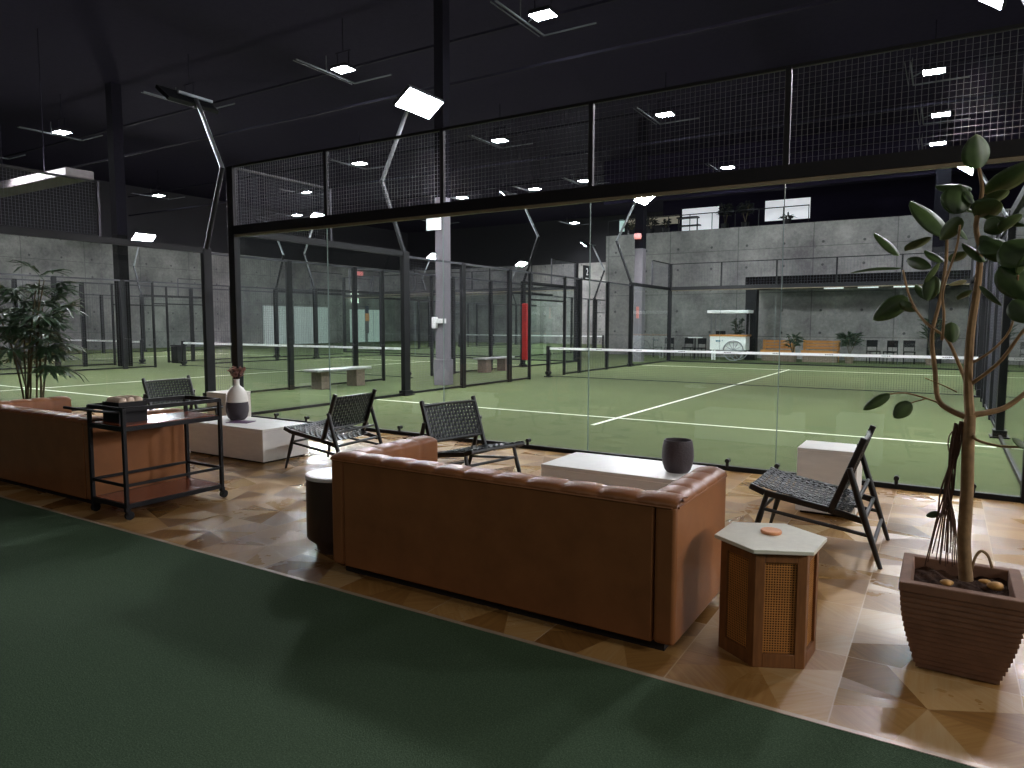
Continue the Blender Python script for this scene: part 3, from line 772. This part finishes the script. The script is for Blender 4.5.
dr = thing('drum_side_table', 'dark round drum side table with white top tucked against the sofa end', 'side table', (6.06, -3.85, 0))
MB().lathe([(0,0),(.13,0),(.14,.05),(.19,.09),(.195,.10),(.195,.475),(0,.475)], 48).build('drum_body', M['drum'], dr, smooth=True)
MB().lathe([(0,0),(.195,0),(.198,.004),(.198,.02),(.195,.024),(0,.024)], 48, (0,0,.475)).build('tabletop', M['stone'], dr, smooth=True)
co = MB().lathe([(0,0),(.05,0),(.052,.004),(.052,.012),(.05,.015),(0,.015)], 24).build('coaster', M['coasterdark'], smooth=True); co.location = (6.20,-3.78,.4992); tag(co, 'brown coaster on the drum table beside the sofa', 'coaster')

# hexagonal cane table
hx = thing('hexagonal_side_table', 'hexagonal side table with cane panels and pale stone top', 'side table', (8.722, -3.85, 0), math.radians(26))
R0 = .212; TH = .50
P6 = [(R0*math.cos(PI/3*k), R0*math.sin(PI/3*k)) for k in range(6)]
MB().prism([(a*.9,b*.9) for a,b in P6], .035, .06).build('bottom_board', M['walnut'], hx)
MB().prism([(a*.86,b*.86) for a,b in P6], .06, TH-.01).build('shade_core', M['inside'], hx)  # solid dark core, paints the shade seen through the cane holes
for k in range(6):
    a = Vector(P6[k]+(0,)); b = Vector(P6[(k+1)%6]+(0,)); d = (b-a).normalized(); L = (b-a).length; nrm_ = Vector((d.y,-d.x,0))
    f = MB(); inn = nrm_*-.010
    f.bar(a+d*.02+inn+Vector((0,0,.0)), a+d*.02+inn+Vector((0,0,TH)), .04, .02, nrm_) ; f.bar(b-d*.02+inn, b-d*.02+inn+Vector((0,0,TH)), .04, .02, nrm_)
    f.bar(a+d*.04+inn+Vector((0,0,TH-.022)), b-d*.04+inn+Vector((0,0,TH-.022)), .02, .044); f.bar(a+d*.04+inn+Vector((0,0,.03)), b-d*.04+inn+Vector((0,0,.03)), .02, .06)
    f.build('side_frame', M['walnut'], hx, bevel=.002)
    c = MB(); w0 = .035; n1 = 13; zz0 = .055; zz1 = TH-.04; n2 = 38
    def pt(s_, z, o_): return a+d*(w0+(L-2*w0)*s_)+nrm_*(-.013+o_)+Vector((0,0,z))
    for i in range(n1+1): c.bar(pt(i/n1,zz0,0), pt(i/n1,zz1,0), .0042, .0015, nrm_)
    for j in range(n2+1):
        z = zz0+(zz1-zz0)*j/n2; c.bar(pt(0,z,.0012), pt(1,z,.0012), .0015, .0042)
    for i in range(-n2//2, n1+1):
        pass
    c.build('cane_panel', M['cane'], hx)
P7 = [(.243*math.cos(PI/3*k), .243*math.sin(PI/3*k)) for k in range(6)]
MB().prism(P7, TH, TH+.017).build('tabletop', M['palestone'], hx, bevel=.003)
co = MB().lathe([(0,0),(.043,0),(.045,.004),(.045,.011),(.043,.014),(0,.014)], 32).build('coaster', M['coaster'], smooth=True); co.location = (8.715,-3.80,TH+.0172); tag(co, 'light tan round coaster on the hexagonal table', 'coaster')

# vase, flowers, pot
vs = thing('flower_vase', 'two-tone vase, charcoal below and white bottle neck above', 'vase', (2.52, -1.92, .3602))
MB().lathe([(0,0),(.075,0),(.105,.03),(.122,.09),(.124,.15),(.118,.20),(.1175,.205),(0,.205)], 40).build('charcoal_body', M['vasedark'], vs, smooth=True)
MB().lathe([(0,.205),(.1165,.205),(.112,.26),(.098,.32),(.07,.362),(.04,.385),(.031,.40),(.030,.45),(.034,.462),(.027,.462),(.026,.40),(0,.39)], 40).build('white_neck', M['vasewhite'], vs, smooth=True)
rnd = random.Random(5)
df = thing('dried_flowers', 'dusty red dried flower bunch standing in the two-tone vase', 'flowers', (2.52, -1.92, .3602))
st = MB(); bl = MB()
for k in range(26):
    a = rnd.random()*6.28; rr = rnd.uniform(.01,.10); z = .50+rnd.random()*.09; e = Vector((rr*math.cos(a), rr*math.sin(a), z))
    st.tube([(e.x*.12,e.y*.12,.40),(e.x*.3,e.y*.3,.47),tuple(e)], .0022, 5)
    for q in range(7):
        c0 = e+Vector([rnd.uniform(-.018,.018) for _ in range(3)]); d = Vector([rnd.uniform(-1,1) for _ in range(3)]).normalized()*.016; t_ = d.cross(Vector((.3,.2,1))).normalized()*.010
        q0 = len(bl.v); bl.v += [tuple(c0-d),tuple(c0+t_),tuple(c0+d),tuple(c0-t_)]; bl.f.append((q0,q0+1,q0+2,q0+3))
st.build('stems', M['root'], df); bl.build('flower_heads', M['dried'], df, solid=.004)
cd = MB().box(-.13,.13,-.09,.09,0,.006).build('menu_card', M['purple'], bevel=.001); cd.location = (2.72,-2.03,.3603); cd.rotation_euler = (0,0,.35); tag(cd, 'flat plum-coloured card lying beside the two-tone vase', 'card')
pt_ = MB().lathe([(0,0),(.078,0),(.095,.02),(.112,.07),(.117,.12),(.114,.18),(.103,.235),(.101,.24),(.095,.24),(.094,.225),(.10,.12),(.07,.05),(0,.045)], 48).build('round_pot', M['pot'], smooth=True)
pt_.location = (7.69,-2.01,.3602); tag(pt_, 'dark textured empty pot on the middle white block table', 'pot')

# ------------------------------------------------------------------ bar cart
ct = thing('bar_cart', 'black metal bar cart on castors with two wooden shelves', 'cart', (3.80, -4.20, 0))
CW, CL, CH = .46, .80, .83
for i, (a, b) in enumerate(((0,0),(CW,0),(CW,CL),(0,CL))):
    MB().box(a-.014,a+.014,b-.014,b+.014,.085,CH).build('upright', M['black'], ct, bevel=.004)
    cs = MB().box(a-.016,a+.016,b-.016,b+.016,.062,.09); cs.bar((a-.018,b,.07),(a-.018,b+.012,.034),.006,.022); cs.bar((a+.018,b,.07),(a+.018,b+.012,.034),.006,.022)
    cs.build('castor_fork', M['black'], ct)
    MB().tube([(a-.013,b+.014,.032),(a+.013,b+.014,.032)], .032, 20).build('castor_wheel', M['black'], ct, smooth=True)
def ring(z, w_, h_, name):
    m = MB().bar((0,0,z),(CW,0,z),w_,h_); m.bar((0,CL,z),(CW,CL,z),w_,h_); m.bar((0,0,z),(0,CL,z),w_,h_); m.bar((CW,0,z),(CW,CL,z),w_,h_)
    return m.build(name, M['black'], ct, bevel=.003)
ring(.10,.022,.035,'lower_frame'); ring(.255,.016,.022,'guard_rail'); ring(.675,.022,.035,'upper_frame'); ring(CH-.01,.024,.032,'top_rail')
for z in (.105,.683): MB().box(.01,CW-.01,.01,CL-.01,z,z+.014).build('shelf', M['walnutshelf'], ct)
hd = MB()
for a in (0.03, CW-.03): hd.tube([(a,0,.80),(a,-.14,.82),(a,-.19,.83)], .009, 8)
hd.tube([(.03,-.19,.83),(CW-.03,-.19,.83)], .011, 8); hd.build('push_handle', M['black'], ct, smooth=True)
bn = thing('towel_bin', 'black square bin holding a rolled cream towel on the cart top shelf', 'bin', (3.97, -4.02, .6972), .0)
m = MB(); 
for (a,b,c,d) in ((-.11,.11,-.11,-.10),(-.11,.11,.10,.11),(-.11,-.10,-.10,.10),(.10,.11,-.10,.10),(-.11,.11,-.11,.11)):
    if (a,b,c,d) == (-.11,.11,-.11,.11): m.box(a,b,c,d,0,.012)
    else: m.box(a,b,c,d,.012,.155)
m.build('bin_body', M['black'], bn)
tw = MB()
for k in range(3):
    yy = -.062+k*.062
    tw.tube([(-.092,yy,.14),(-.085,yy,.148),(0,yy,.152),(.085,yy,.148),(.092,yy,.14)], [.018,.030,.031,.030,.018], 14)
tw = tw.build('rolled_towel', M['towel'], smooth=True); tw.location = (3.97,-4.02,.6972+.012); tag(tw, 'cream rolled towels filling the black bin on the bar cart', 'towel')

# ------------------------------------------------------------------ ficus
cam_p = Vector((9.34209821, -7.04449614, 1.44798359)); YAW, PIT, ROL, FPX = -5.51815837e-01, -8.46029873e-02, 2.47311953e-03, 702.544507
def cam_axes():
    cy, sy = math.cos(YAW), math.sin(YAW)
    f = Vector((sy*math.cos(PIT), cy*math.cos(PIT), math.sin(PIT))); r = Vector((cy, -sy, 0)); u = r.cross(f)
    c, s = math.cos(ROL), math.sin(ROL)
    return r*c+u*s, u*c-r*s, f
RX, UX, FX = cam_axes()
def at(u, v, y):
    """point of the vertical plane Y=y that the photograph shows at pixel (u, v)"""
    d = RX*((u-512)/FPX) + UX*(-(v-384)/FPX) + FX
    return cam_p + d*((y-cam_p.y)/d.y)

fp = thing('ribbed_planter', 'square ribbed clay planter tapering to its foot, holding the ficus', 'planter', (9.445, -3.55, 0))
def sq(h, z): return [(-h,-h,z),(h,-h,z),(h,h,z),(-h,h,z)]
def hw(t_): return .142 + (.215-.142)*(1-(1-t_)**1.7)
m = MB(); rings = []; N = 15; HT = .345
for k in range(N):
    z0 = HT*k/N; z1 = HT*(k+1)/N
    rings += [(hw(z0/HT)-.002, z0+.0008), (hw((z0+z1)/2/HT)+.002, z0+(z1-z0)*.25), (hw((z0+z1)/2/HT)+.002, z0+(z1-z0)*.75), (hw(z1/HT)-.002, z1-.0008)]
rings += [(.216,HT),(.222,HT+.004),(.222,HT+.036),(.219,HT+.04),(.180,HT+.04),(.177,HT+.036),(.172,.31)]
for h_, z in rings: m.v += sq(h_, z)
for k in range(len(rings)-1):
    for j in range(4): a=k*4+j; b=k*4+(j+1)%4; m.f.append((a,b,b+4,a+4))
m.f.append((3,2,1,0)); 
m.build('planter_body', M['planter'], fp)
def soilP(u, v): return Vector((-.173+.346*u, -.173+.346*v, .335+.012*math.sin(u*9)*math.cos(v*7)+.006*math.sin(u*31+v*23)))
m = MB().grid(soilP, 24, 24); m.build('soil', M['soil'], fp, smooth=True)
def blob(mb, c, r, seed, flat=.6):
    rn = random.Random(seed); n1, n2 = 10, 7; b = len(mb.v); ph = [rn.uniform(0,6) for _ in range(4)]
    def f(u, v):
        a = 2*PI*u; e = PI*(v-.5); k = 1+.18*math.sin(2*a+ph[0])*math.cos(e)+.12*math.sin(3*a+ph[1])*math.cos(e)
        return Vector((c[0]+r*k*math.cos(a)*math.cos(e), c[1]+r*.7*k*math.sin(a)*math.cos(e), c[2]+r*flat*math.sin(e)))
    mb.grid(f, n1*2, n2)
for i, (dx, dy, r_, lab) in enumerate(((.125,-.0,.035,'larger ochre stone on the planter soil, right of the trunk'),(.09,.06,.02,'small ochre stone on the soil next to the bent root'),(-.05,-.05,.026,'flat ochre stone on the soil in front of the trunk'))):
    m = MB(); blob(m, (0,0,0), r_, i, .5); o = m.build('stone', M['rock'], smooth=True); o.location = (9.445+dx, -3.55+dy, .3605+r_*.4-.012); tag(o, lab, 'stone')

fi = thing('ficus_tree', 'tall rubber fig with broad dark leaves and a bundle of hanging roots', 'tree', (9.455, -3.54, .335))
ORG = Vector((9.455, -3.54, .335))
YB = -3.54
def path(px, r0, r1, name='branch', dy=0.0, mb=None, n=8):
    pts = []
    for i, (u, v) in enumerate(px):
        pts.append(at(u, v, YB + dy*i/max(1,len(px)-1)))
    # smooth by subdividing (Catmull-Rom)
    out = []
    for i in range(len(pts)-1):
        p0 = pts[max(i-1,0)]; p1 = pts[i]; p2 = pts[i+1]; p3 = pts[min(i+2,len(pts)-1)]
        for k in range(4):
            t_ = k/4; out.append(.5*((2*p1)+(p2-p0)*t_+(2*p0-5*p1+4*p2-p3)*t_*t_+(3*p1-p0-3*p2+p3)*t_**3))
    out.append(pts[-1]); out = [p-ORG for p in out]; L = len(out)
    rad = [r0+(r1-r0)*i/(L-1) for i in range(L)]
    own = mb is None
    if own: mb = MB()
    mb.tube(out, rad, n)
    if own: mb.build(name, M['bark'], fi, smooth=True)
path([(966,580),(964,540),(967,490),(968,450),(970,415)], .027, .022, 'trunk', n=12)
path([(970,418),(968,380),(971,330),(977,290),(980,252),(976,225),(982,192),(979,168)], .019, .006, dy=-.04)
path([(969,418),(950,410),(938,399),(935,370),(932,335),(940,300),(946,262),(947,234)], .013, .006, dy=.12)
path([(967,385),(958,362),(946,338),(925,322),(910,298),(903,270)], .008, .004, dy=.2)
path([(942,340),(944,315),(943,290),(956,250),(960,225)], .006, .004, dy=-.1)
path([(937,402),(922,397),(905,393),(890,394)], .004, .003, dy=-.05)
path([(925,399),(917,401),(911,403)], .003, .002)
path([(968,386),(985,374),(1003,358),(1024,330),(1040,318)], .008, .006, dy=-.1)
path([(972,415),(990,412),(1006,407),(1024,394),(1040,376)], .013, .009, dy=.08)
path([(972,432),(977,440),(1000,446),(1026,447)], .007, .004, dy=-.1)
path([(966,366),(990,352),(1010,330),(1016,300),(1018,275)], .005, .004, dy=-.12)
path([(957,392),(940,384),(925,378)], .003, .002)
path([(935,330),(922,318),(912,306)], .004, .003)
rt = random.Random(11)
for k in range(17):
    mb = MB(); bx = 925+ (960-925)*k/16+rt.uniform(-2,2); tx = 955+rt.uniform(-4,5); by = 555+rt.uniform(-4,12)
    path([(tx+4,425+rt.uniform(-4,6)),(tx-2,455),(951+rt.uniform(-6,6)-(16-k)*.35,490),(948+(bx-946)*.55,520),(bx,by)], .0045, .0022, mb=mb, dy=rt.uniform(-.05,.06), n=5)
    mb.build('aerial_root', M['root'], fi, smooth=True)
mb = MB(); path([(971,572),(975,558),(981,551),(988,556),(992,568)], .006, .006, mb=mb, n=6); mb.build('aerial_root', M['bark'], fi, smooth=True)
mb = MB(); path([(966,428),(952,432),(948,445),(951,465),(944,500),(938,530)], .003, .002, mb=mb, n=5); mb.build('aerial_root', M['root'], fi, smooth=True)
def leaf(u0, v0, u1, v1, wpx, yb=0.0, yt=0.0, m='leaf', roll=0.0):
    a = at(u0, v0, YB+yb)-ORG; b = at(u1, v1, YB+yt)-ORG; d = b-a; L = d.length; d = d/L
    view = (FX); side = d.cross(view).normalized()
    side = (Matrix.Rotation(roll, 3, d) @ side); up = side.cross(d).normalized()
    hw_ = wpx/228.0/2
    def f(s, t_):
        w = math.sin(PI*min(1,max(0,s))**.85)**.62 if 0 < s < 1 else 0.0
        c = (t_-.5)*2
        return a + d*(L*s) + side*(hw_*w*c) + up*(.35*hw_*w*abs(c) - .06*L*math.sin(PI*s)) 
    mb = MB().grid(f, 14, 6)
    mb.build('leaf', M[m], fi, smooth=True, solid=.0015)
LV = [(979,169,976,134,25,0,-.03,0),(984,194,1042,160,20,0,-.05,.4),(972,190,935,186,16,0,.05,.5),(960,184,957,214,25,-.02,-.06,.2),
 (948,236,910,201,24,.1,.14,.3),(974,216,1001,202,22,-.03,-.1,.3),(899,256,874,233,14,.2,.25,.4),(905,251,931,237,14,.2,.12,.7),(903,268,850,273,9,.2,.28,1.1),
 (907,259,931,268,11,.18,.1,.6),(950,262,966,252,12,.05,.0,.3),(908,297,873,320,19,.2,.2,.4),(897,303,918,310,10,.2,.15,.8),(936,276,927,301,15,.1,.08,.3),
 (983,240,1003,251,21,-.04,-.1,.2),(1004,242,1034,262,30,-.1,-.16,.3),(1000,266,1030,299,24,-.1,-.12,.5),(979,286,1002,306,6,-.06,-.1,1.2),
 (978,236,1000,262,14,-.03,-.06,.7),(890,394,863,410,10,-.05,-.07,.6),(911,402,894,418,14,0,-.02,.3),(951,322,953,343,13,.05,.03,.4),(1026,447,1012,438,8,-.1,-.12,.5),(940,513,926,516,6,.02,.0,.4),
 (982,216,1026,226,7,-.02,-.1,1.1),(962,218,940,240,14,-.02,.08,.8),(985,262,962,243,13,-.04,-.02,.4),(1018,275,1040,240,16,-.12,-.15,.5),(976,212,950,205,14,-.01,.06,.9),(926,284,940,262,12,.1,.06,.6)]
LV += [(985,206,1008,190,18,-.05,-.12,.5),(955,214,944,192,16,.0,.04,.3),(1002,232,1022,214,20,-.1,-.14,.6),(944,262,925,250,15,.1,.14,.5),(930,300,916,284,14,.1,.14,.4),
 (1012,300,1034,322,20,-.12,-.15,.4),(968,240,958,226,13,.02,.04,.7),(1001,222,984,232,16,-.08,-.04,.3),(975,205,966,188,17,-.02,.0,.6),(958,300,972,290,10,.0,-.04,.5)]
for q in LV: leaf(q[0],q[1],q[2],q[3],q[4]*1.1,q[5],q[6],'leaf',q[7])
leaf(967,281,949,285,5,.0,.02,'paleleaf',.5)

# ------------------------------------------------------------------ palm at the left
pl = thing('potted_palm', 'bushy lady palm with fan leaves at the left edge behind the sofa', 'plant', (-.75, -2.55, 0))
MB().lathe([(0,0),(.17,0),(.22,.34),(.2,.34),(.19,.30),(0,.30)], 28).build('plant_pot', M['vasedark'], pl, smooth=True)
rp = random.Random(3); PX = Vector((-.75,-2.55,0))
stemtips = []
for k in range(11):
    a = rp.random()*6.28; sp0 = Vector((.09*math.cos(a), .09*math.sin(a), .30)); lean = Vector((rp.uniform(-.32,.42), rp.uniform(-.25,.3), 0)); h_ = rp.uniform(1.0,1.75)
    p1 = sp0+lean*.35+Vector((0,0,h_*.5)); p2 = sp0+lean+Vector((0,0,h_))
    MB().tube([sp0,(sp0+p1)/2+Vector((.01,0,0)),p1,p2], [.012,.011,.010,.007], 7).build('cane_stem', M['palmstem'], pl, smooth=True)
    stemtips.append((p1, p2))
def fan(base, az, el, size, n=8):
    m = MB(); d0 = Vector((math.cos(az)*math.cos(el), math.sin(az)*math.cos(el), math.sin(el))); s0 = Vector((-math.sin(az), math.cos(az), 0)); tip = base+d0*size*.55
    m.tube([base, base+d0*size*.3+Vector((0,0,.01)), tip], .0035, 5)
    for i in range(n):
        a = (i/(n-1)-.5)*2.9; d = (d0*math.cos(a)+s0*math.sin(a)).normalized(); L = size*(.62-.13*abs(a)/1.45)*rp.uniform(.85,1.1)
        t_ = d.cross(Vector((0,0,1))).normalized(); w = .024
        b = len(m.v); K = 5
        for j in range(K+1):
            f_ = j/K; c = tip+d*L*f_+Vector((0,0,-.75*L*f_*f_*rp.uniform(.5,.7))); ww = w*(math.sin(PI*(f_*.86+.12)))**.7
            m.v += [tuple(c-t_*ww), tuple(c+Vector((0,0,-ww*.35))), tuple(c+t_*ww)]
        for j in range(K):
            q = b+3*j; m.f += [(q,q+1,q+4,q+3),(q+1,q+2,q+5,q+4)]
    m.build('fan_leaf', M['palm'], pl, solid=.0012)
for p1, p2 in stemtips:
    for k in range(8):
        f_ = k/7; base = p1.lerp(p2, -.1+1.1*f_)
        fan(base, rp.random()*6.28, rp.uniform(-.1,.9), rp.uniform(.42,.6))
fan(Vector((.12,-.05,.95)), .1, -.1, .55)
fan(Vector((.2,-.05,1.5)), -.3, .1, .7)

# ------------------------------------------------------------------ lights
def area(name, loc, rot, size, power, c=(1,1,1), sy=None):
    l = bpy.data.lights.new(name, 'AREA'); l.energy = power; l.size = size; l.color = c
    if sy: l.shape = 'RECTANGLE'; l.size_y = sy
    o = bpy.data.objects.new(name, l); col.objects.link(o); o.location = loc; o.rotation_euler = rot; return o
# weak unseen fill lights, added to brighten the lounge from behind the camera
area('fill_light', (5.5,-11,5.5), (math.radians(28),0,0), 1.2, 42, (1,.93,.85))
area('fill_light', (10.5,-10,5.5), (math.radians(28),0,0), 1.2, 35, (1,.93,.85))

area('fill_light', (15.5,-4.2,3.2), (math.radians(75),0,math.radians(90)), 1.2, 220, (1,.95,.9))  # unseen low light added on the right, brightens sofa and table sides
w = bpy.data.worlds.new('hall'); sc.world = w; w.use_nodes = True
w.node_tree.nodes['Background'].inputs[0].default_value = (.40,.36,.55,1); w.node_tree.nodes['Background'].inputs[1].default_value = .035

# ------------------------------------------------------------------ camera
cd_ = bpy.data.cameras.new('camera'); cam = bpy.data.objects.new('camera', cd_); col.objects.link(cam)
mw = Matrix(((RX.x,UX.x,-FX.x,cam_p.x),(RX.y,UX.y,-FX.y,cam_p.y),(RX.z,UX.z,-FX.z,cam_p.z),(0,0,0,1)))
cam.matrix_world = mw; cd_.sensor_width = 36; cd_.lens = FPX/1024*36; cd_.clip_start = .05; cd_.clip_end = 200
sc.camera = cam
vs_ = sc.view_settings; vs_.view_transform = 'Standard'; vs_.look = 'None'; vs_.gamma = 1; vs_.exposure = 0; vs_.use_curve_mapping = False
sc.cycles.transparent_max_bounces = 40; sc.cycles.max_bounces = 8; sc.cycles.use_denoising = True
sc.cycles.sample_clamp_indirect = 4
